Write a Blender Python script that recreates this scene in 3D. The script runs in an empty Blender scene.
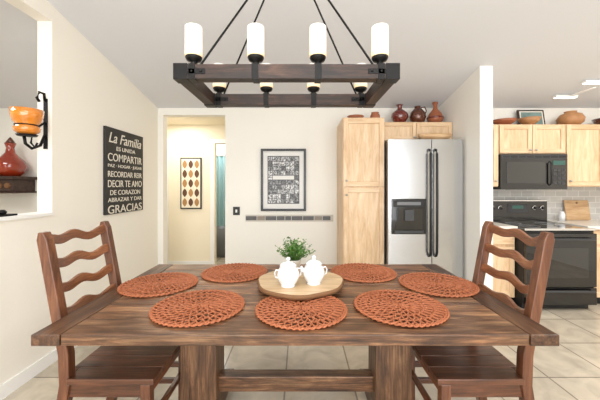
import bpy, bmesh, math, random
from mathutils import Vector, Matrix, Euler
random.seed(7)
scn=bpy.context.scene
scn.view_settings.view_transform='Standard'
COL=scn.collection
def lin(c):
    return tuple(((v/255.)/12.92 if v/255.<=0.04045 else ((v/255.+0.055)/1.055)**2.4) for v in c)+(1,)
# ------------------------------------------------------------ materials
def newmat(name):
    m=bpy.data.materials.new(name); m.use_nodes=True
    return m,m.node_tree.nodes,m.node_tree.links,m.node_tree.nodes['Principled BSDF']
def plain(name,c,rough=.5,metal=0,bump=0,bscale=60,emit=None,es=0,coat=0,var=0.04,trans=0):
    m,n,l,b=newmat(name)
    tc=n.new('ShaderNodeTexCoord'); no=n.new('ShaderNodeTexNoise'); no.inputs['Scale'].default_value=bscale; no.inputs['Detail'].default_value=4
    l.new(tc.outputs['Object'],no.inputs['Vector'])
    mx=n.new('ShaderNodeMix'); mx.data_type='RGBA'
    a=lin(c); mx.inputs[6].default_value=tuple(v*(1-var) for v in a[:3])+(1,); mx.inputs[7].default_value=tuple(min(1,v*(1+var)) for v in a[:3])+(1,)
    l.new(no.outputs['Fac'],mx.inputs[0]); l.new(mx.outputs[2],b.inputs['Base Color'])
    b.inputs['Roughness'].default_value=rough; b.inputs['Metallic'].default_value=metal
    b.inputs['Coat Weight'].default_value=coat; b.inputs['Transmission Weight'].default_value=trans
    if bump:
        bp=n.new('ShaderNodeBump'); bp.inputs['Strength'].default_value=bump; bp.inputs['Distance'].default_value=.002
        l.new(no.outputs['Fac'],bp.inputs['Height']); l.new(bp.outputs['Normal'],b.inputs['Normal'])
    if emit: b.inputs['Emission Color'].default_value=lin(emit); b.inputs['Emission Strength'].default_value=es
    return m
def photomat(name,lo,hi,sc):
    m,n,l,b=newmat(name)
    tc=n.new('ShaderNodeTexCoord'); no=n.new('ShaderNodeTexNoise'); no.inputs['Scale'].default_value=sc; no.inputs['Detail'].default_value=3
    l.new(tc.outputs['Object'],no.inputs['Vector'])
    r=n.new('ShaderNodeValToRGB'); r.color_ramp.elements[0].position=.4; r.color_ramp.elements[1].position=.62
    r.color_ramp.elements[0].color=lin((lo,)*3); r.color_ramp.elements[1].color=lin((hi,)*3)
    l.new(no.outputs['Fac'],r.inputs[0]); l.new(r.outputs[0],b.inputs['Base Color']); b.inputs['Roughness'].default_value=.35
    return m
def wood(name,c1,c2,c3,axis='X',rough=.4,scale=1.0,var=.35,bump=.25,coat=0,stretch=12,streak=.0,blotch=0.0):
    m,n,l,b=newmat(name)
    tc=n.new('ShaderNodeTexCoord'); at=n.new('ShaderNodeAttribute'); at.attribute_name='rnd'
    ad=n.new('ShaderNodeVectorMath'); ad.operation='MULTIPLY_ADD'; ad.inputs[1].default_value=(7,5,9)
    l.new(at.outputs['Fac'],ad.inputs[0]); l.new(tc.outputs['Object'],ad.inputs[2])
    def layer(st,ax,sc,det,dist):
        mp=n.new('ShaderNodeMapping'); s=[st]*3; s['XYZ'.index(axis)]=ax; mp.inputs['Scale'].default_value=s
        l.new(ad.outputs[0],mp.inputs['Vector'])
        no=n.new('ShaderNodeTexNoise'); no.inputs['Scale'].default_value=sc; no.inputs['Detail'].default_value=det; no.inputs['Roughness'].default_value=.65; no.inputs['Distortion'].default_value=dist
        l.new(mp.outputs[0],no.inputs['Vector']); return no.outputs['Fac']
    f=layer(stretch*scale,1.2*scale,2.2,8,.8)
    r=n.new('ShaderNodeValToRGB'); r.color_ramp.elements[0].position=.32; r.color_ramp.elements[0].color=lin(c1)
    r.color_ramp.elements[1].position=.68; r.color_ramp.elements[1].color=lin(c3)
    e=r.color_ramp.elements.new(.5); e.color=lin(c2)
    l.new(f,r.inputs[0])
    ma=n.new('ShaderNodeMath'); ma.operation='MULTIPLY_ADD'; ma.inputs[1].default_value=var; ma.inputs[2].default_value=1-var/2
    l.new(at.outputs['Fac'],ma.inputs[0]); fac=ma.outputs[0]
    def mul(src,lo,hi,p0,p1,fac):
        q=n.new('ShaderNodeMapRange'); q.inputs[1].default_value=p0; q.inputs[2].default_value=p1; q.inputs[3].default_value=lo; q.inputs[4].default_value=hi
        l.new(src,q.inputs[0]); k=n.new('ShaderNodeMath'); k.operation='MULTIPLY'; l.new(fac,k.inputs[0]); l.new(q.outputs[0],k.inputs[1]); return k.outputs[0]
    if streak: fac=mul(layer(55,2.0,2.5,6,.3),1-streak,1+streak*.6,.38,.62,fac)
    if blotch: fac=mul(layer(3.5,1.8,2.0,5,1.2),1-blotch,1+blotch,.35,.65,fac)
    vm=n.new('ShaderNodeVectorMath'); vm.operation='SCALE'; l.new(r.outputs[0],vm.inputs[0]); l.new(fac,vm.inputs['Scale'])
    l.new(vm.outputs[0],b.inputs['Base Color'])
    b.inputs['Roughness'].default_value=rough; b.inputs['Coat Weight'].default_value=coat; b.inputs['Coat Roughness'].default_value=.25
    bp=n.new('ShaderNodeBump'); bp.inputs['Strength'].default_value=bump; bp.inputs['Distance'].default_value=.003
    l.new(f,bp.inputs['Height']); l.new(bp.outputs['Normal'],b.inputs['Normal'])
    return m
def bricks(name,c1,c2,mortar,w,h,mw,rough=.3,plane='XY',offset=0.0,rot=0,bump=.3,nvar=.25,loc=(0,0,0)):
    m,n,l,b=newmat(name)
    tc=n.new('ShaderNodeTexCoord'); mp=n.new('ShaderNodeMapping')
    l.new(tc.outputs['Object'],mp.inputs['Vector']); mp.inputs['Location'].default_value=loc
    if plane=='XZ': mp.inputs['Rotation'].default_value=(math.radians(-90),0,0)
    else: mp.inputs['Rotation'].default_value=(0,0,rot)
    br=n.new('ShaderNodeTexBrick'); br.offset=offset; br.inputs['Scale'].default_value=1
    br.inputs['Color1'].default_value=lin(c1); br.inputs['Color2'].default_value=lin(c2); br.inputs['Mortar'].default_value=lin(mortar)
    br.inputs['Brick Width'].default_value=w; br.inputs['Row Height'].default_value=h; br.inputs['Mortar Size'].default_value=mw; br.inputs['Mortar Smooth'].default_value=.1
    l.new(mp.outputs[0],br.inputs['Vector'])
    no=n.new('ShaderNodeTexNoise'); no.inputs['Scale'].default_value=5; no.inputs['Detail'].default_value=7; no.inputs['Distortion'].default_value=1
    l.new(tc.outputs['Object'],no.inputs['Vector'])
    ma=n.new('ShaderNodeMath'); ma.operation='MULTIPLY_ADD'; ma.inputs[1].default_value=nvar*2; ma.inputs[2].default_value=1-nvar
    l.new(no.outputs['Fac'],ma.inputs[0])
    vm=n.new('ShaderNodeVectorMath'); vm.operation='SCALE'; l.new(br.outputs['Color'],vm.inputs[0]); l.new(ma.outputs[0],vm.inputs['Scale'])
    l.new(vm.outputs[0],b.inputs['Base Color']); b.inputs['Roughness'].default_value=rough
    bp=n.new('ShaderNodeBump'); bp.invert=True; bp.inputs['Strength'].default_value=bump; bp.inputs['Distance'].default_value=.002
    l.new(br.outputs['Fac'],bp.inputs['Height']); l.new(bp.outputs['Normal'],b.inputs['Normal'])
    return m
M_wallL=plain('wall_cream',(245,240,229),.75,bump=.15,bscale=90,var=.02)
M_wallB=plain('wall_offwhite',(242,239,231),.75,bump=.15,bscale=90,var=.02)
M_hall=plain('hall_cream',(245,234,210),.75,bump=.1,bscale=90,var=.02)
M_ceil=plain('ceiling_grey',(222,223,226),.8,bump=.2,bscale=120,var=.02)
M_trim=plain('trim_white',(247,246,243),.4,var=.01)
M_floor=bricks('floor_tile',(204,193,174),(186,175,157),(142,133,119),.46,.46,.006,rough=.2,bump=.4,nvar=.42,loc=(.1,.2,0))
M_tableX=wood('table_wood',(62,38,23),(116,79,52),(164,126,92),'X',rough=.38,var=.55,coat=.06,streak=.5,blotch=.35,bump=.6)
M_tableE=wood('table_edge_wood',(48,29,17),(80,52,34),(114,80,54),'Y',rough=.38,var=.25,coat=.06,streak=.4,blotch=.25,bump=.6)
M_tableL=wood('table_leg_wood',(60,39,25),(100,70,47),(134,100,72),'Z',rough=.5,var=.2,streak=.4,blotch=.25,bump=.5)
M_chX=wood('chair_wood_x',(54,29,18),(90,54,35),(120,76,52),'X',rough=.33,var=.3,coat=.15,streak=.3)
M_chY=wood('chair_wood_y',(92,52,31),(130,80,51),(154,102,68),'Y',rough=.35,var=.2,coat=.15,streak=.25)
M_chZ=wood('chair_wood_z',(68,38,24),(104,62,40),(130,84,56),'Z',rough=.35,var=.2,coat=.15,streak=.25)
M_chan=wood('chandelier_wood',(24,15,11),(48,31,23),(80,55,41),'X',rough=.5,var=.2,streak=.5,blotch=.4)
M_chanY=wood('chandelier_wood_y',(24,15,11),(48,31,23),(80,55,41),'Y',rough=.5,var=.2,streak=.5,blotch=.4)
M_iron=plain('black_iron',(20,19,19),.45,.5,bump=.2)
M_glassw=plain('frosted_glass',(246,242,233),.35,emit=(255,238,210),es=.14,var=.01)
M_band=plain('frosted_glass_lit_base',(250,230,190),.4,emit=(255,210,145),es=.35)
M_glow=plain('lamp_lens',(255,250,240),.4,emit=(255,250,240),es=3.0)
M_maple=wood('maple',(204,168,126),(222,190,152),(236,208,174),'Z',rough=.4,var=.08,bump=.08,stretch=8,streak=.08)
M_mapleX=wood('maple_x',(204,168,126),(222,190,152),(236,208,174),'X',rough=.4,var=.08,bump=.08,stretch=8,streak=.08)
M_knob=plain('brushed_knob',(170,168,165),.3,.9)
M_steel=plain('stainless',(192,194,197),.24,.95,var=.02,bscale=8)
M_black=plain('appliance_black',(12,12,14),.15,0,coat=.5)
M_blackm=plain('black_matte',(20,20,22),.5)
M_dgl=plain('oven_glass',(8,9,11),.05,0,coat=1)
M_chrome=plain('chrome_trim',(210,210,212),.15,1)
M_disp=plain('display_green',(40,70,64),.3,emit=(80,170,150),es=.15)
M_grey=plain('panel_grey',(110,112,115),.4)
M_dgrey=plain('panel_darkgrey',(54,55,58),.4)
M_white=plain('ceramic_white',(226,227,228),.18,coat=.6,var=.01)
M_pot=plain('pot_white',(215,212,204),.5)
M_leaf=plain('leaf_green',(84,126,52),.5,var=.5,bscale=40)
M_rattan=plain('rattan_rust',(166,96,60),.6,bump=.4,bscale=80,var=.4)
M_slab=wood('slab_wood',(176,140,102),(208,178,138),(226,202,166),'X',rough=.4,var=.1,streak=.15)
M_bark=plain('bark_edge',(120,84,52),.7,bump=.5)
M_counter=plain('counter_light',(226,222,214),.25,var=.06,bscale=200)
M_bsp=bricks('backsplash_tile',(196,194,190),(182,180,176),(214,212,208),.15,.075,.004,rough=.25,plane='XZ',offset=.5,nvar=.1)
M_t1=plain('accent_tile_dark',(86,84,84),.3,var=.4,bscale=30); M_t2=plain('accent_tile_taupe',(140,130,118),.3,var=.3,bscale=30); M_t3=plain('accent_grout',(205,200,190),.6)
M_signb=plain('sign_black',(30,28,29),.55,bump=.3)
M_signw=plain('sign_letter',(228,222,208),.6)
M_frame=plain('frame_black',(20,19,19),.3)
M_mat=plain('mat_board',(230,229,226),.6,var=.01)
PH=[photomat('bw_photo_%d'%i,a,c,s) for i,(a,c,s) in enumerate(((10,150,40),(30,200,55),(60,225,48),(15,110,60),(90,235,50)))]
M_leafb=plain('oval_brown',(96,60,36),.5); M_oval2=plain('oval_tan',(176,130,80),.5); M_canvas=plain('canvas_cream',(236,228,206),.6)
M_red=plain('red_glaze',(104,34,26),.12,coat=1,var=.3,bscale=12)
M_rglass=plain('red_amber_glass',(140,44,20),.08,coat=1,var=.6,bscale=9,emit=(190,60,15),es=.05)
M_terr=plain('terracotta',(156,92,62),.5,var=.2,bscale=20)
M_brz=plain('bronze_glaze',(96,52,36),.2,.3,coat=.6,var=.3,bscale=15)
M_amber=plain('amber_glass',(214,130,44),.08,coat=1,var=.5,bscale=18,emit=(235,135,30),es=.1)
M_dkwood=wood('dark_carved',(30,18,12),(56,34,24),(80,52,36),'X',rough=.5)
M_blue=plain('blue_paint',(112,136,132),.5,var=.6,bscale=14)
M_teal=plain('teal_curtain',(150,186,190),.8)
M_orange=plain('gourd_tan',(172,124,82),.5,var=.4,bscale=10)
M_board=wood('board_wood',(176,136,96),(200,164,122),(214,184,146),'X',rough=.5)
# ------------------------------------------------------------ mesh builder
class B:
    def __init__(s,name): s.name=name; s.bm=bmesh.new(); s.mats=[]; s.lay=s.bm.faces.layers.float.new('rnd')
    def mi(s,m):
        if m not in s.mats: s.mats.append(m)
        return s.mats.index(m)
    def fin(s,fs,m,smooth=False,r=None):
        i=s.mi(m); r=random.random() if r is None else r
        for f in fs: f.material_index=i; f.smooth=smooth; f[s.lay]=r
    def box(s,x0,x1,y0,y1,z0,z1,m,r=None):
        v=[s.bm.verts.new((x,y,z)) for z in (z0,z1) for y in (y0,y1) for x in (x0,x1)]
        q=[(0,2,3,1),(4,5,7,6),(0,1,5,4),(2,6,7,3),(0,4,6,2),(1,3,7,5)]
        s.fin([s.bm.faces.new([v[i] for i in a]) for a in q],m,r=r)
    def prism(s,pts,axis,a0,a1,m,smooth=False):
        def P(p,a): return {'X':(a,p[0],p[1]),'Y':(p[0],a,p[1]),'Z':(p[0],p[1],a)}[axis]
        A=[s.bm.verts.new(P(p,a0)) for p in pts]; C=[s.bm.verts.new(P(p,a1)) for p in pts]
        n=len(pts); fs=[s.bm.faces.new(A[::-1]),s.bm.faces.new(C)]
        for i in range(n): fs.append(s.bm.faces.new((A[i],A[(i+1)%n],C[(i+1)%n],C[i])))
        s.fin(fs,m,smooth)
    def lathe(s,prof,c,m,seg=28,mat4=None,smooth=True):
        rings=[]
        for r,z in prof:
            ring=[]
            for i in range(seg):
                a=2*math.pi*i/seg; p=Vector((r*math.cos(a),r*math.sin(a),z))
                if mat4: p=mat4@p
                ring.append(s.bm.verts.new(p+Vector(c)))
            rings.append(ring)
        fs=[]
        for a,b in zip(rings,rings[1:]):
            for i in range(seg): fs.append(s.bm.faces.new((a[i],a[(i+1)%seg],b[(i+1)%seg],b[i])))
        if prof[0][0]>1e-4: fs.append(s.bm.faces.new(rings[0][::-1]))
        if prof[-1][0]>1e-4: fs.append(s.bm.faces.new(rings[-1]))
        s.fin(fs,m,smooth)
    def tube(s,pts,r,m,seg=8,closed=False):
        pts=[Vector(p) for p in pts]; n=len(pts); rings=[]; R=r if isinstance(r,(list,tuple)) else [r]*n
        up=Vector((0,0,1))
        for i,p in enumerate(pts):
            if closed: t=(pts[(i+1)%n]-pts[i-1])
            else: t=pts[min(i+1,n-1)]-pts[max(i-1,0)]
            t.normalize(); u=up if abs(t.z)<.95 else Vector((0,1,0))
            a=t.cross(u).normalized(); b=a.cross(t).normalized()
            rings.append([s.bm.verts.new(p+(a*math.cos(2*math.pi*k/seg)+b*math.sin(2*math.pi*k/seg))*R[i]) for k in range(seg)])
        fs=[]
        for i in range(n if closed else n-1):
            a=rings[i]; b=rings[(i+1)%n]
            for k in range(seg): fs.append(s.bm.faces.new((a[k],a[(k+1)%seg],b[(k+1)%seg],b[k])))
        if not closed: fs+= [s.bm.faces.new(rings[0][::-1]),s.bm.faces.new(rings[-1])]
        s.fin(fs,m,True)
    def done(s,bevel=0,seg=2,loc=None,center=True,parent=None):
        bmesh.ops.recalc_face_normals(s.bm,faces=s.bm.faces)
        me=bpy.data.meshes.new(s.name); 
        o=Vector((0,0,0))
        if center and loc is None:
            xs=[v.co for v in s.bm.verts]
            o=Vector([(min(v[i] for v in xs)+max(v[i] for v in xs))/2 for i in range(2)]+[min(v[2] for v in xs)])
            for v in s.bm.verts: v.co-=o
        s.bm.to_mesh(me); s.bm.free()
        for m in s.mats: me.materials.append(m)
        ob=bpy.data.objects.new(s.name,me); COL.objects.link(ob); ob.location=loc if loc is not None else o
        if bevel:
            b=ob.modifiers.new('b','BEVEL'); b.width=bevel; b.segments=seg; b.limit_method='ANGLE'; b.angle_limit=math.radians(50)
        if parent: ob.parent=parent
        return ob
def one(name,m,x0,x1,y0,y1,z0,z1,bevel=0):
    b=B(name); b.box(x0,x1,y0,y1,z0,z1,m); return b.done(bevel,center=False)
CZ=lambda y:3.165-.2*y
YB=3.97
# ------------------------------------------------------------ room shell
one('floor',M_floor,-4.7,4.7,-2.2,6.6,-.1,0)
b=B('ceiling'); b.prism([(-2.2,CZ(-2.2)),(YB+.12,CZ(YB+.12)),(YB+.12,CZ(YB+.12)+.1),(-2.2,CZ(-2.2)+.1)],'X',-4.7,4.7,M_ceil); b.done(center=False)
XL=-1.88; XL2=-1.99
b=B('wall_left')
b.prism([(-2.1,0),(.9,0),(.9,CZ(.9)),(-2.1,CZ(-2.1))],'X',XL2,XL,M_wallL)
b.prism([(.9,0),(2.274,0),(2.274,1.12),(.9,1.12)],'X',XL2,XL,M_wallL)
b.prism([(.9,2.59),(2.274,2.59),(2.274,CZ(2.274)),(.9,CZ(.9))],'X',XL2,XL,M_wallL)
b.prism([(2.274,0),(YB,0),(YB,CZ(YB)),(2.274,CZ(2.274))],'X',XL2,XL,M_wallL)
b.done(center=False)
one('trim_sill',M_trim,XL2-.015,XL+.015,.9,2.274,1.12,1.143)
one('baseboard_left',M_trim,XL,XL+.014,-2.1,YB,0,.09)
b=B('wall_back')
ct=CZ(YB)
b.box(-4.6,-1.81,YB,YB+.12,0,ct,M_wallB); b.box(-.99,1.9,YB,YB+.12,0,ct,M_wallB); b.box(1.9,4.6,YB,YB+.12,0,ct,M_wallB)
b.box(-1.81,-.99,YB,YB+.12,2.28,ct,M_wallB); b.done(center=False)
one('baseboard_back',M_trim,-.99,.43,YB-.014,YB,0,.09)
b=B('wall_fridge_wing'); b.prism([(3.04,0),(YB,0),(YB,CZ(YB)),(3.04,CZ(3.04))],'X',1.824,1.955,M_wallB); b.done(center=False)
b=B('wall_right'); b.prism([(-2.1,0),(YB,0),(YB,CZ(YB)),(-2.1,CZ(-2.1))],'X',4.6,4.7,M_wallL); b.done(center=False)
b=B('wall_far_left'); b.prism([(-2.1,0),(YB,0),(YB,CZ(YB)),(-2.1,CZ(-2.1))],'X',-4.7,-4.6,M_wallL); b.done(center=False)
b=B('wall_rear')
t=CZ(-2.1)
b.box(-4.6,-2.6,-2.2,-2.1,0,t,M_wallL); b.box(2.9,4.6,-2.2,-2.1,0,t,M_wallL); b.box(-2.6,2.9,-2.2,-2.1,2.7,t,M_wallL); b.box(-2.6,2.9,-2.2,-2.1,0,.3,M_wallL); b.done(center=False)
b=B('window_1')
for x in (-2.6,-.8,1.0,2.84): b.box(x,x+.06,-2.18,-2.12,.3,2.7,M_trim)
b.box(-2.54,2.84,-2.18,-2.12,.3,.36,M_trim); b.box(-2.54,2.84,-2.18,-2.12,2.64,2.7,M_trim); b.done()
# hall
b=B('wall_north'); b.box(-2.9,-1.42,5.0,5.1,0,2.36,M_hall); b.box(-1.42,-.85,5.0,5.1,2.05,2.36,M_hall); b.done(center=False)
one('wall_west',M_hall,-3.0,-2.9,YB+.12,5.1,0,2.36)
one('wall_east',M_hall,-.85,-.75,YB+.12,6.3,0,2.36)
one('wall_bathroom_end',M_trim,-2.3,-.75,6.3,6.4,0,2.36)
one('wall_bathroom_side',M_trim,-2.3,-2.2,5.1,6.3,0,2.36)
one('ceiling_hall',M_hall,-3.0,-.75,YB+.12,6.4,2.36,2.42)
b=B('trim_1'); b.box(-1.49,-1.42,4.98,5.0,0,2.12,M_trim); b.box(-1.42,-.85,4.98,5.0,2.05,2.12,M_trim); b.done()
b=B('door_1'); b.box(-2.27,-2.19,4.97,4.999,0,2.12,M_trim); b.box(-2.89,-2.27,4.97,4.999,2.04,2.12,M_trim)
b.box(-2.85,-2.27,4.98,4.999,0.01,2.04,M_trim)
for z in (.2,1.15):
    b.box(-2.75,-2.37,4.973,4.98,z,z+.75,M_trim)
b.done(.003)
one('baseboard_hall',M_trim,-2.19,-1.49,4.986,5.0,0,.09)
b=B('shower_curtain')
N=60; top=[];bot=[]
for i in range(N+1):
    x=-2.1+.95*i/N; y=6.2+.025*math.sin(i*1.1); bot.append(b.bm.verts.new((x,y,.01))); top.append(b.bm.verts.new((x,y,1.95)))
b.fin([b.bm.faces.new((bot[i],bot[i+1],top[i+1],top[i])) for i in range(N)],M_teal,True)
b.tube([(-2.19,6.2,1.96),(-.86,6.2,1.96)],.012,M_chrome); b.done()
b=B('laundry_basket'); b.lathe([(.14,0),(.17,.3),(.18,.55),(.17,.55),(.13,.02)],(-1.5,5.75,0),M_grey); b.done()
# accent tile band
b=B('trim_tile_band'); b.box(-.72,.44,YB-.006,YB,.87,.96,M_t3)
x=-.715
while x<.40:
    wd=random.choice((.085,.11,.15)); x2=min(x+wd,.435)
    b.box(x,x2-.008,YB-.012,YB-.006,.888,.942,random.choice((M_t1,M_t1,M_t2))); x=x2
b.done(center=False)
b=B('light_switch'); b.box(-.885,-.795,YB-.008,YB,.955,1.065,M_frame); b.box(-.852,-.828,YB-.016,YB-.008,.99,1.03,M_white); b.done(.002)
# ------------------------------------------------------------ table
b=B('dining_table')
x0,x1,y0,y1=-1.05,1.012,1.168,2.23; zt=.76; zb=.715
n=7; w=(y1-y0)/n; rr=[.15,.7,.35,.95,.5,.1,.8]
for i in range(n):
    g=.0028; b.box(x0+.115,x1-.115,y0+i*w+g,y0+(i+1)*w-g,zb,zt-(.0015 if i%2 else 0),M_tableX,r=rr[i])
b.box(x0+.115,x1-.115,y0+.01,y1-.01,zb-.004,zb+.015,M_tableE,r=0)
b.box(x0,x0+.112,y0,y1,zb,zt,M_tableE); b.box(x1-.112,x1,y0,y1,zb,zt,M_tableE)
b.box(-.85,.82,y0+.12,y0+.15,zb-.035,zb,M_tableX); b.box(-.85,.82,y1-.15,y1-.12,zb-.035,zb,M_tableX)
for a,c in ((-.648,-.454),(.41,.604)):
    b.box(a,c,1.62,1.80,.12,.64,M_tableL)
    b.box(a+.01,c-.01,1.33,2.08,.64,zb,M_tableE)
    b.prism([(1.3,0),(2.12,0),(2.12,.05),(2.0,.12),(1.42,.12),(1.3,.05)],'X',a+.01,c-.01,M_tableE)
    for s in (-1,1):
        yc=1.71
        b.prism([(yc+s*.09,.64),(yc+s*.24,.64),(yc+s*.09,.5)],'X',(a+c)/2-.04,(a+c)/2+.04,M_tableL)
b.box(-.52,.47,1.675,1.745,.19,.275,M_tableX,r=.1)
b.done(.004)
# ------------------------------------------------------------ chairs
def chair_mesh():
    b=B('dining_chair')
    def px(z):
        P=[(0,-.05),(.42,.02),(.56,.015),(1.13,-.09)]
        for (z0_,a),(z1_,c) in zip(P,P[1:]):
            if z<=z1_: return a+(c-a)*(z-z0_)/(z1_-z0_)
        return -.09
    for s in (-1,1):
        yc=s*.215; zs=[0,.2,.42,.56,.75,.95,1.09,1.12]
        L=[(px(z)-.024,z) for z in zs[:-1]]+[(px(1.12)-.012,1.125)]
        R=[(px(z)+.024,z) for z in zs[:-1]]+[(px(1.12)+.012,1.125)]
        b.prism(R+L[::-1],'Y',yc-.023,yc+.023,M_chZ)
        b.box(.37,.415,yc-.0225,yc+.0225,0,.425,M_chZ)
        b.box(.02,.37,yc-.011,yc+.011,.36,.425,M_chX); b.box(-.02,.372,yc-.012,yc+.012,.14,.17,M_chX); b.box(-.0,.372,yc-.012,yc+.012,.24,.27,M_chX)
    b.box(.385,.405,-.195,.195,.36,.425,M_chY); b.box(.01,.03,-.195,.195,.36,.425,M_chY); b.box(.38,.405,-.195,.195,.2,.23,M_chY)
    for i in range(5):
        a=-.245+i*.098
        b.box(.035 if i in (0,4) else .0,.435,a+.001,a+.097,.427,.456,M_chX)
    for zc in (.60,.72,.84,.96,1.075):
        N=18; rings=[]
        for k in range(N+1):
            t=k/N; y=-.2+.4*t; bow=-.028*(1-(2*t-1)**2)
            wv=.011*math.cos(2*math.pi*2*(t-.5))+.008*math.sin(2*math.pi*t)
            x=px(zc)+bow
            zt_=zc+.023+wv; zb_=zc-.023+wv*.85
            rings.append([b.bm.verts.new(v) for v in ((x-.010,y,zb_),(x+.010,y,zb_),(x+.008,y,zt_),(x-.012,y,zt_))])
        fs=[b.bm.faces.new(rings[0][::-1]),b.bm.faces.new(rings[-1])]
        for A,C in zip(rings,rings[1:]):
            for q in range(4): fs.append(b.bm.faces.new((A[q],A[(q+1)%4],C[(q+1)%4],C[q])))
        b.fin(fs,M_chY)
    return b
c1=chair_mesh().done(.004,loc=(-1.105,1.615,0))
c2=c1.copy(); COL.objects.link(c2); c2.location=(1.065,1.615,0); c2.rotation_euler=(0,0,math.pi)
# ------------------------------------------------------------ placemats (open woven rattan)
b=B('woven_placemat')
def ring(rc,amp,n,ph,z0,za,N,skew=0):
    P=[]
    for i in range(N):
        t=2*math.pi*i/N; r=rc+amp*math.cos(n*t+ph); a=t+skew*math.sin(n*t+ph)/n
        P.append((r*math.cos(a),r*math.sin(a),z0+za*math.sin(2*(n*t+ph))))
    return P
for rc,amp,sk in ((.032,.026,.8),(.080,.029,1.1),(.130,.029,1.2),(.178,.026,1.2)):
    n=max(5,round(2*math.pi*rc/.058))
    for k in range(2):
        b.tube(ring(rc,amp,n,k*math.pi,.0075,.0024,n*20,skew=sk),.0040,M_rattan,6,True)
for rr_ in (.057,.105,.154): b.tube(ring(rr_,.0,1,0,.006,0,80),.0036,M_rattan,5,True)
for ph in (0,math.pi): b.tube(ring(.207,.005,26,ph,.0075,.0022,416),.0046,M_rattan,5,True)
m0=b.done(loc=(-.483,1.435,zt))
for i,(x,y) in enumerate(((.005,1.41),(.475,1.435),(-.825,1.765),(-.435,2.0),(.42,2.0),(.805,1.765))):
    o=m0.copy(); COL.objects.link(o); o.location=(x,y,zt); o.rotation_euler=(0,0,i*1.1)
# ------------------------------------------------------------ centrepiece
b=B('wooden_lazy_susan')
b.lathe([(0,0),(.09,0),(.09,.016),(0,.016)],(0,0,0),M_bark)
N=64
def wob(a): return .247+.005*math.sin(3*a+1)+.004*math.sin(7*a)
rings=[]
for rr_,z in ((.93,.015),(1.0,.021),(1.0,.037),(.975,.042)):
    rings.append([b.bm.verts.new((wob(2*math.pi*i/N)*rr_*math.cos(2*math.pi*i/N),wob(2*math.pi*i/N)*rr_*math.sin(2*math.pi*i/N),z)) for i in range(N)])
fs=[]
for A,C in zip(rings,rings[1:]):
    for i in range(N): fs.append(b.bm.faces.new((A[i],A[(i+1)%N],C[(i+1)%N],C[i])))
b.fin(fs,M_bark,True)
b.fin([b.bm.faces.new(rings[-1]),b.bm.faces.new(rings[0][::-1])],M_slab)
b.done(loc=(0,1.725,zt))
zs=.802
JP=[(0,0),(.038,0),(.04,.005),(.036,.010),(.052,.03),(.061,.055),(.058,.08),(.046,.1),(.043,.106)]
def jar(name,x,y,spout):
    b=B(name)
    b.lathe(JP,(0,0,0),M_white)
    b.lathe([(.045,.106),(.046,.110),(.04,.12),(.024,.129),(.008,.133),(.007,.138),(.012,.144),(.012,.15),(.006,.155),(0,.156)],(0,0,0),M_white)
    for s in ((-1,1) if not spout else (1,)):
        b.tube([(s*.05,0,.088),(s*.066,0,.092),(s*.074,0,.075),(s*.069,0,.055),(s*.053,0,.045)],.0045,M_white)
    if spout: b.tube([(-.05,0,.06),(-.062,0,.078),(-.072,0,.098)],[.012,.010,.007],M_white)
    return b.done(loc=(x,y,zs))
jar('sugar_bowl',-.064,1.615,False).rotation_euler=(0,0,.3)
jar('ceramic_creamer',.076,1.655,True).rotation_euler=(0,0,.1)
b=B('potted_plant')
b.lathe([(0,0),(.035,0),(.046,.07),(.05,.075),(.048,.082),(.042,.08),(.04,.065),(0,.065)],(0,0,0),M_pot)
for i in range(85):
    a=random.uniform(0,6.283); e=random.uniform(.45,1.5); L=random.uniform(.08,.175)
    d=Vector((math.cos(a)*math.cos(e),math.sin(a)*math.cos(e),math.sin(e)))
    d=Vector((d.x*.9,d.y*.7,d.z)).normalized()
    p0=Vector((d.x*.02,d.y*.02,.065)); p1=p0+d*L*.5+Vector((0,0,.01)); p2=p0+d*L*.9
    b.tube([p0,p1,p2],.0012,M_leaf,4)
    for q in range(6):
        p=p0.lerp(p2,.45+.11*q); aa=random.uniform(0,6.283)
        u=(d*.5+Vector((math.cos(aa),math.sin(aa),random.uniform(-.2,.6)))).normalized(); v=u.cross(Vector((random.uniform(-.3,.3),.1,1))).normalized()
        l_=random.uniform(.015,.024); w_=l_*.45; nrm=u.cross(v)*.003
        V=[b.bm.verts.new(t) for t in (p,p+u*l_*.45+v*w_+nrm,p+u*l_,p+u*l_*.45-v*w_+nrm)]
        b.fin([b.bm.faces.new((V[0],V[1],V[2])),b.bm.faces.new((V[0],V[2],V[3]))],M_leaf)
b.done(loc=(-.04,1.875,zs))
# ------------------------------------------------------------ chandelier
b=B('linear_chandelier')
cx=-.065; hx=.544; f0,f1,g0,g1=1.45,1.51,1.92,1.98; z0,z1=1.856,1.934
b.box(cx-hx+.06,cx+hx-.06,f0,f1,z0+.004,z1-.004,M_chan); b.box(cx-hx+.06,cx+hx-.06,g0,g1,z0+.004,z1-.004,M_chan)
for s in (-1,1):
    xa=cx+s*hx; xb=cx+s*(hx-.06)
    b.box(min(xa,xb),max(xa,xb),f0+.0,g1,z0+.004,z1-.004,M_chanY)
    for (ya,yb) in ((f0-.003,f1+.003),(g0-.003,g1+.003)):
        xx=cx+s*(hx-.03); b.box(xx-.034,xx+.034,ya,yb,z0,z1,M_iron)
        xs_=sorted((cx+s*(hx-.064),cx+s*(hx-.15))); b.box(xs_[0],xs_[1],ya,yb,z0+.026,z1-.026,M_iron)
        for q in (.085,.13):
            b.lathe([(0,-.004),(.007,-.004),(.005,-.009),(0,-.010)],(cx+s*(hx-q),ya+.004,(z0+z1)/2),M_iron,10,Matrix.Rotation(-math.pi/2,4,'X'))
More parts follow.
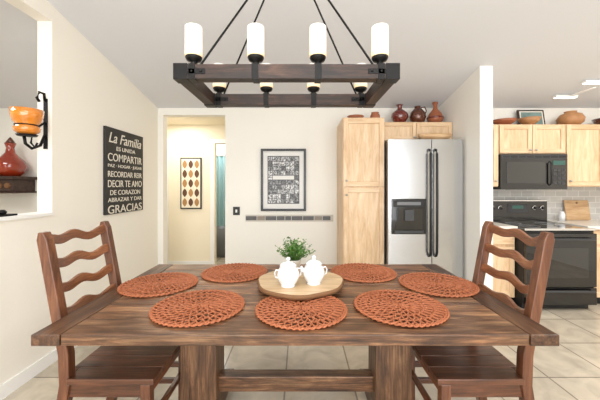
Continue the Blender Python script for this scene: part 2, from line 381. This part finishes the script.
for yy in (1.48,1.95):
    for i in range(4):
        x=cx+(-1.5+i)*.306
        b.box(x-.016,x+.016,yy-.033,yy+.033,z0,z1,M_iron)
        b.lathe([(0,z1),(.022,z1),(.024,z1+.004),(.014,z1+.010),(.016,z1+.016),(.034,z1+.024),(.04,z1+.036),(.04,z1+.042)],(x,yy,0),M_iron)
        b.lathe([(.036,z1+.042),(.0425,z1+.043),(.0425,z1+.062)],(x,yy,0),M_band)
        b.lathe([(.0425,z1+.062),(.042,z1+.188),(.040,z1+.19),(.036,z1+.188),(.034,z1+.06)],(x,yy,0),M_glassw)
hub=Vector((cx,1.715,2.735))
for yy in (1.48,1.95):
    for s in (-1,1):
        b.tube([(cx+s*.435,yy,z1-.01),hub],.0055,M_iron)
b.lathe([(0,2.70),(.03,2.70),(.035,2.75),(.015,2.77),(.012,2.80),(.07,2.805),(.07,CZ(1.715)-.014),(0,CZ(1.715)-.014)],(cx,1.715,0),M_iron)
b.done(.003)
# ------------------------------------------------------------ cabinet doors helper
def cdoor(b,x0,x1,yf,z0,z1,knob=None,fr=.055):
    t=.02
    b.box(x0,x0+fr,yf-t,yf,z0,z1,M_maple); b.box(x1-fr,x1,yf-t,yf,z0,z1,M_maple)
    b.box(x0+fr,x1-fr,yf-t,yf,z0,z0+fr,M_mapleX); b.box(x0+fr,x1-fr,yf-t,yf,z1-fr,z1,M_mapleX)
    b.box(x0+fr,x1-fr,yf-t+.011,yf,z0+fr,z1-fr,M_maple)
    if knob:
        kx,kz=knob
        Mx=Matrix.Rotation(math.pi/2,4,'X')
        b.lathe([(0,0),(.006,0),(.006,.012),(.013,.018),(.013,.024),(0,.028)],(kx,yf-t,kz),M_knob,12,Mx)
b=B('pantry_cabinet'); yf=3.42
b.box(.487,.962,yf,YB-.002,.09,2.12,M_maple); b.box(.5,.955,yf+.05,YB-.01,0,.09,M_maple)
cdoor(b,.494,.955,yf,1.335,2.105,(.525,1.40)); cdoor(b,.494,.955,yf,.11,1.32,(.525,1.24))
b.done(.003)
b=B('cabinet_over_fridge'); b.box(.966,1.82,3.6,YB-.002,1.88,2.108,M_maple)
cdoor(b,.97,1.39,3.6,1.885,2.1,(1.36,1.92),.045); cdoor(b,1.395,1.816,3.6,1.885,2.1,(1.425,1.92),.045); b.done(.003)
b=B('refrigerator'); xa,xm,xb=.972,1.45,1.79; yd=3.3
b.box(xa+.01,xb-.005,yd+.07,YB-.03,.03,1.84,M_grey)
b.box(xa+.02,xb-.02,yd+.05,yd+.2,0,.09,M_blackm)
b.box(xa+.005,xb-.005,yd+.055,yd+.07,.1,1.845,M_blackm)
b.box(xa,xm-.004,yd,yd+.055,.1,1.855,M_steel); b.box(xm+.004,xb,yd,yd+.055,.1,1.855,M_steel)
for hxp in (xm-.035,xm+.035):
    b.tube([(hxp,yd,1.74),(hxp,yd-.03,1.73),(hxp,yd-.05,1.69),(hxp,yd-.055,1.2),(hxp,yd-.05,.62),(hxp,yd-.03,.58),(hxp,yd,.57)],.014,M_blackm)
dx0,dx1=1.005,1.385
b.box(dx0,dx1,yd-.006,yd,.81,1.20,M_black); b.box(dx0+.02,dx1-.02,yd-.010,yd-.006,1.11,1.185,M_blackm)
b.box(dx0+.06,dx1-.06,yd-.012,yd-.010,1.13,1.165,M_grey)
b.box(dx0+.04,dx1-.04,yd-.009,yd-.006,.86,1.09,M_dgl); b.box(dx0+.14,dx1-.14,yd-.03,yd-.006,.96,1.08,M_dgrey); b.box(dx0+.03,dx1-.03,yd-.025,yd-.006,.825,.85,M_dgrey)
b.done(.006)
def vase(name,prof,x,y,z,m,extra=None):
    b=B(name); b.lathe(prof,(0,0,0),m)
    if extra: extra(b)
    return b.done(loc=(x,y,z))
zc=2.108
vase('red_vase',[(0,0),(.05,0),(.075,.03),(.105,.09),(.1,.13),(.06,.17),(.03,.19),(.028,.22),(.045,.245),(.04,.245),(.024,.22),(0,.2)],1.245,3.75,zc,M_red)
vase('bronze_jug',[(0,0),(.05,0),(.08,.04),(.1,.09),(.085,.15),(.05,.19),(.035,.2),(.04,.225),(.035,.225),(0,.2)],1.47,3.75,zc,M_brz,
     lambda b:b.tube([(.04,0,.21),(.09,0,.22),(.11,0,.17),(.09,0,.12)],.008,M_brz))
vase('terracotta_vase',[(0,0),(.05,0),(.085,.04),(.1,.08),(.07,.14),(.03,.19),(.022,.225),(.035,.275),(.028,.275),(0,.23)],1.69,3.75,zc,M_terr,
     lambda b:b.lathe([(.101,.07),(.104,.075),(.101,.09)],(0,0,0),M_red))
vase('clay_pot',[(0,0),(.04,0),(.06,.03),(.055,.07),(.04,.09),(.048,.1),(.04,.1),(0,.08)],.90,3.6,2.12,M_terr)
vase('clay_bowl',[(0,0),(.05,0),(.09,.03),(.1,.06),(.09,.06),(.05,.02),(0,.015)],.67,3.62,2.12,M_terr)
b=B('wooden_dough_bowl'); P=[(0,0),(.1,0),(.17,.035),(.2,.075),(.185,.075),(.11,.015),(0,.012)]
b.lathe(P,(0,0,0),M_board,32)
for v in b.bm.verts: v.co.y*=.45
b.done(loc=(1.55,3.45,1.856))
# ------------------------------------------------------------ kitchen
b=B('base_cabinet'); b.box(1.957,2.405,3.36,YB-.002,.09,.855,M_maple); b.box(1.957,2.405,3.42,YB-.002,0,.09,M_blackm)
b.box(1.957,2.405,3.31,YB-.002,.86,.895,M_counter)
cdoor(b,1.97,2.39,3.36,.1,.66,(2.36,.6)); b.box(1.97,2.39,3.34,3.36,.69,.84,M_mapleX); b.done(.003)
b=B('base_cabinet'); b.box(3.178,4.598,3.36,YB-.002,.09,.855,M_maple); b.box(3.178,4.598,3.42,YB-.002,0,.09,M_blackm)
b.box(3.178,4.598,3.31,YB-.002,.86,.895,M_counter)
for a in (3.19,3.66,4.13): cdoor(b,a,a+.45,3.36,.1,.66,(a+.04,.6)); b.box(a,a+.45,3.34,3.36,.69,.84,M_mapleX)
b.done(.003)
one('trim_backsplash',M_bsp,1.957,4.598,YB-.01,YB,.897,1.44)
b=B('wall_cabinet'); yu=3.6; zt2=2.08
b.box(1.957,2.375,yu,YB-.012,1.33,zt2,M_maple); cdoor(b,1.965,2.368,yu,1.34,zt2-.01,(2.33,1.4))
b.box(2.38,3.175,yu,YB-.012,1.725,zt2,M_maple); cdoor(b,2.385,2.772,yu,1.735,zt2-.01,(2.74,1.77),.05); cdoor(b,2.78,3.168,yu,1.735,zt2-.01,(2.81,1.77),.05)
b.box(3.18,4.598,yu,YB-.012,1.33,zt2,M_maple)
for a in (3.186,3.66,4.13): cdoor(b,a,a+.455,yu,1.34,zt2-.01,(a+.035,1.4))
b.done(.003)
b=B('microwave_oven'); b.box(2.38,3.17,3.575,YB-.015,1.30,1.718,M_blackm); b.box(2.38,3.17,3.555,3.575,1.30,1.718,M_black)
b.box(2.45,2.90,3.55,3.555,1.37,1.63,M_dgl); b.box(2.385,3.165,3.55,3.556,1.665,1.71,M_dgrey)
for i in range(8): b.box(2.40+i*.095,2.48+i*.095,3.548,3.551,1.675,1.70,M_blackm)
b.tube([(2.955,3.555,1.35),(2.955,3.525,1.37),(2.955,3.525,1.61),(2.955,3.555,1.63)],.009,M_blackm)
b.box(3.0,3.14,3.551,3.556,1.59,1.64,M_disp)
for i in range(4):
    for j in range(3): b.box(3.0+j*.05,3.038+j*.05,3.551,3.556,1.36+i*.052,1.395+i*.052,M_dgrey)
b.done(.004)
b=B('kitchen_range'); xa,xb=2.41,3.172; yf=3.2
b.box(xa,xb,yf+.04,YB-.03,.06,.86,M_blackm); b.box(xa+.02,xb-.02,yf+.08,YB-.1,0,.06,M_blackm)
b.box(xa,xb,yf+.02,YB-.12,.86,.885,M_dgl); b.box(xa,xb,yf+.012,yf+.02,.862,.885,M_chrome)
b.box(xa,xb,YB-.12,YB-.03,.86,1.16,M_black); b.box(xa,xb,YB-.124,YB-.12,1.145,1.16,M_chrome)
b.box(2.66,2.92,YB-.126,YB-.12,1.0,1.11,M_dgrey); b.box(2.72,2.86,YB-.129,YB-.126,1.05,1.09,M_disp)
Mx=Matrix.Rotation(math.pi/2,4,'X')
for x in (2.47,2.57,3.01,3.11):
    b.lathe([(0,0),(.031,0),(.028,.006),(0,.008)],(x,YB-.12,1.06),M_chrome,16,Mx)
    b.lathe([(0,.006),(.022,.006),(.02,.03),(0,.032)],(x,YB-.12,1.06),M_black,16,Mx)
b.box(xa+.005,xb-.005,yf,yf+.04,.26,.83,M_black); b.box(xa+.1,xb-.1,yf-.004,yf,.36,.68,M_dgl)
b.box(xa+.005,xb-.005,yf,yf+.04,.07,.25,M_black)
for z in (.775,.225): b.tube([(xa+.06,yf,z),(xa+.06,yf-.04,z),(xb-.06,yf-.04,z),(xb-.06,yf,z)],.012,M_dgrey)
for x,y,r in ((2.6,3.4,.1),(2.98,3.4,.08),(2.6,3.66,.08),(2.98,3.66,.1)):
    b.tube([(x+r*math.cos(t),y+r*math.sin(t),.886) for t in [i*.2618 for i in range(24)]],.003,M_grey,5,True)
b.done(.004)
b=B('cutting_board'); b.box(-.16,.16,-.01,.01,0,.26,M_board); b.lathe([(0,-.012),(.02,-.012),(.02,.012),(0,.012)],(0,0,.225),M_bark,16,Mx); o=b.done(.01,loc=(3.62,3.9,.897)); o.rotation_euler=(math.radians(-9),0,0)
b=B('spice_jar'); b.lathe([(0,0),(.035,0),(.035,.09),(.025,.1),(.028,.12),(0,.12)],(0,0,0),M_white); b.done(loc=(3.36,3.85,.895))
zk=2.08
vase('red_bowl',[(0,0),(.05,0),(.11,.05),(.14,.08),(.13,.08),(.05,.015),(0,.012)],2.54,3.74,zk,M_terr)
b=B('framed_painting'); b.box(-.17,.17,-.01,.01,0,.25,M_dkwood); b.box(-.15,.15,-.013,-.01,.02,.23,M_signw); b.box(-.135,.135,-.015,-.013,.035,.215,M_blue); b.box(-.06,.05,-.017,-.015,.07,.15,M_terr); o=b.done(.002,loc=(2.99,3.86,zk)); o.rotation_euler=(math.radians(-10),0,0)
vase('clay_dish',[(0,0),(.04,0),(.1,.05),(.12,.09),(.11,.09),(.04,.015),(0,.012)],2.81,3.68,zk,M_orange)
vase('gourd_pot',[(0,0),(.07,0),(.13,.05),(.14,.1),(.11,.15),(.06,.17),(.065,.19),(.05,.19),(0,.165)],3.38,3.75,zk,M_orange)
vase('bronze_bowl',[(0,0),(.06,0),(.13,.05),(.16,.1),(.15,.1),(.06,.015),(0,.012)],3.86,3.75,zk,M_brz)
b=B('ceiling_track_light')
for (x,y) in ((3.25,3.30),(3.2,3.62)):
    z=CZ(y)
    b.box(x-.13,x+.13,y-.03,y+.03,z-.035,z-.008,M_trim); b.box(x-.12,x+.12,y-.024,y+.024,z-.04,z-.035,M_glow)
b.box(3.21,3.24,3.28,3.64,CZ(3.3)-.095,CZ(3.3)-.085,M_trim)
b.done(.002)
# ------------------------------------------------------------ wall pictures
b=B('collage_picture_frame'); xa,xb,za,zb2=-.516,.079,1.01,1.83; y=YB
b.box(xa,xa+.03,y-.03,y,za,zb2,M_frame); b.box(xb-.03,xb,y-.03,y,za,zb2,M_frame); b.box(xa+.03,xb-.03,y-.03,y,za,za+.03,M_frame); b.box(xa+.03,xb-.03,y-.03,y,zb2-.03,zb2,M_frame)
b.box(xa+.03,xb-.03,y-.012,y,za+.03,zb2-.03,M_mat)
b.box(xa+.088,xb-.088,y-.014,y-.012,za+.095,zb2-.095,M_frame)
nx,nz=7,10; W=xb-xa-.19; H=zb2-za-.205
for i in range(nx):
    for j in range(nz):
        if 1<=i<=5 and j==5: continue
        xx=xa+.095+i*W/nx; zz=za+.1025+j*H/nz
        b.box(xx+.0025,xx+W/nx-.0025,y-.016,y-.014,zz+.0025,zz+H/nz-.0025,random.choice(PH))
b.box(xa+.095+W/nx+.004,xa+.095+6*W/nx-.004,y-.016,y-.014,za+.1025+5*H/nz+.005,za+.1025+6*H/nz-.005,M_mat)
b.done(center=True)
b=B('oval_pattern_picture'); xa,xb,za,zb2=-1.985,-1.635,.96,1.81; y=5.0
b.box(xa,xb,y-.025,y,za,zb2,M_frame); b.box(xa+.02,xb-.02,y-.028,y-.025,za+.02,zb2-.02,M_canvas)
for i in range(3):
    for j in range(5):
        cxx=xa+.075+i*.1; czz=za+.11+j*.157
        pts=[(cxx+.038*math.sin(t)*abs(math.sin(t)),czz+.07*math.cos(t)) for t in [k*2*math.pi/20 for k in range(20)]]
        b.prism(pts,'Y',y-.031,y-.028,M_leafb if (i+j)%2 else M_oval2)
b.done()
sy0,sy1,sz0,sz1=2.863,3.547,1.06,1.917
b=B('family_word_sign'); b.box(XL,XL+.025,sy0,sy1,sz0,sz1,M_signb); sign=b.done(.003,center=False)
L=[('La Familia',.125,.86),('ES UNIDA',.05,.5),('COMPARTIR',.095,.9),('PAZ · HOGAR · JUGAR',.05,.9),('RECORDAR REIR',.07,.9),('DECIR TE AMO',.085,.9),('DE CORAZON',.06,.8),('ABRAZAR Y DAR',.05,.9),('GRACIAS',.10,.9)]
zz=sz1-.03; Wd=sy1-sy0
for k,(s,h,fw) in enumerate(L):
    cu=bpy.data.curves.new('t','FONT'); cu.body=s; cu.align_x='CENTER'; cu.extrude=.001; cu.offset=.004
    if k==0: cu.shear=.3
    to=bpy.data.objects.new('t',cu); COL.objects.link(to); bpy.context.view_layer.update()
    me=bpy.data.meshes.new_from_object(to.evaluated_get(bpy.context.evaluated_depsgraph_get())); bpy.data.objects.remove(to)
    xs=[v.co.x for v in me.vertices]; ys=[v.co.y for v in me.vertices]
    sx=Wd*fw/(max(xs)-min(xs)); syy=h*.82/(max(ys)-min(ys)); cxm=(max(xs)+min(xs))/2
    me.materials.clear(); me.materials.append(M_signw)
    for v in me.vertices: v.co=Vector((XL+.026+v.co.z,(sy0+sy1)/2+(v.co.x-cxm)*sx,zz-h+(v.co.y-min(ys))*syy+h*.05))
    ob=bpy.data.objects.new('lettering_%d'%(k+1),me); COL.objects.link(ob); ob.parent=sign
    zz-=h+.0175
# ------------------------------------------------------------ sconce on jamb + shelf items
b=B('iron_candle_sconce')
yj=2.274; X=-1.925
b.box(X-.014,X+.014,yj-.008,yj,1.62,2.0,M_iron)
b.tube([(X,yj-.01,1.98),(X+.01,yj-.03,2.03),(X+.01,yj-.07,2.03),(X+.005,yj-.085,1.985),(X,yj-.06,1.965)],.01,M_iron)
b.tube([(X,yj-.012,1.72),(X,yj-.05,1.64),(X-.01,yj-.11,1.61),(X-.01,yj-.16,1.64),(X-.01,yj-.17,1.69)],.01,M_iron)
b.tube([(X,yj-.012,1.82),(X-.02,yj-.04,1.78),(X-.05,yj-.06,1.72),(X-.07,yj-.05,1.66),(X-.05,yj-.04,1.63),(X-.03,yj-.04,1.66)],.007,M_iron)
gx,gy=X+.01,yj-.17
b.lathe([(0,1.69),(.055,1.69),(.062,1.70),(0,1.705)],(gx,gy,0),M_iron)
b.lathe([(0,1.705),(.05,1.705),(.07,1.72),(.076,1.745),(.062,1.762),(.06,1.77),(.078,1.79),(.09,1.83),(.094,1.875),(.089,1.875),(.07,1.80),(.055,1.765),(.055,1.74),(0,1.72)],(gx,gy,0),M_amber)
b.tube([(gx+.066*math.cos(t),gy+.066*math.sin(t),1.766) for t in [i*.3927 for i in range(16)]],.004,M_iron,6,True)
b.done()
b=B('carved_wall_shelf')
b.box(-4.15,-3.47,3.62,YB,1.42,1.46,M_dkwood); b.box(-4.12,-3.50,3.66,YB,1.27,1.42,M_dkwood)
for i in range(6): b.lathe([(0,-.01),(.04,-.01),(.03,.012),(0,.016)],(-4.07+i*.1,3.655,1.345),M_bark,12,Mx)
b.box(-4.14,-3.48,3.63,YB,1.25,1.27,M_dkwood); b.done(.006)
vase('red_glass_lantern',[(0,0),(.09,0),(.14,.05),(.17,.12),(.15,.19),(.09,.25),(.05,.3),(.04,.36),(.06,.42),(.05,.42),(0,.34)],-3.66,3.79,1.46,M_rglass,
  lambda b:b.lathe([(0,.42),(.05,.42),(.03,.46),(.01,.49),(0,.5)],(0,0,0),M_brz))
b=B('iron_candle_tray'); b.box(-1.975,-1.90,1.75,2.02,1.143,1.155,M_iron); b.lathe([(0,1.155),(.02,1.155),(.028,1.175),(.02,1.185),(0,1.185)],(-1.94,1.82,0),M_iron); b.lathe([(0,1.155),(.02,1.155),(.028,1.17),(.015,1.185),(0,1.185)],(-1.94,1.95,0),M_iron); b.done(.003)
# ------------------------------------------------------------ lights
def area(name,loc,rot,sx,sy,p,c=(1,1,1)):
    l=bpy.data.lights.new(name,'AREA'); l.shape='RECTANGLE'; l.size=sx; l.size_y=sy; l.energy=p; l.color=c
    o=bpy.data.objects.new(name,l); COL.objects.link(o); o.location=loc; o.rotation_euler=rot
    return o
R90=math.radians(90)
area('window_daylight',(.15,-2.05,1.5),(R90,0,0),5.2,2.3,180,(.98,.985,.99))
area('room_fill',(0,-.4,3.15),(0,0,0),1.6,1.2,50,(1,.98,.95))  # added soft fill behind the camera for flat lighting, no fixture here
area('kitchen_fill',(3.3,1.9,2.72),(0,0,0),1.2,1.2,62,(1,.985,.97))  # added fill for the kitchen, kept just out of frame
area('side_room_fill',(-3.3,1.5,2.7),(0,0,0),1.0,1.0,45,(1,.98,.96))  # unseen fill added to brighten the room beyond the opening
area('hall_fill',(-1.9,4.5,2.34),(0,0,0),.4,.4,12,(1,.97,.9))  # small fill added so the hall is not dark
area('bath_fill',(-1.5,5.8,2.34),(0,0,0),.4,.4,12,(1,1,1))  # fill added to light the bathroom seen through the doorway
w=bpy.data.worlds.new('World'); scn.world=w; w.use_nodes=True
w.node_tree.nodes['Background'].inputs[0].default_value=(.9,.95,1,1); w.node_tree.nodes['Background'].inputs[1].default_value=1.2
# ------------------------------------------------------------ camera
cam=bpy.data.cameras.new('camera'); co=bpy.data.objects.new('camera',cam); COL.objects.link(co)
co.location=(0,0,1.34); co.rotation_euler=(R90,0,0); cam.lens=18; cam.sensor_width=36; cam.shift_y=-14/600; cam.clip_start=.05
scn.camera=co
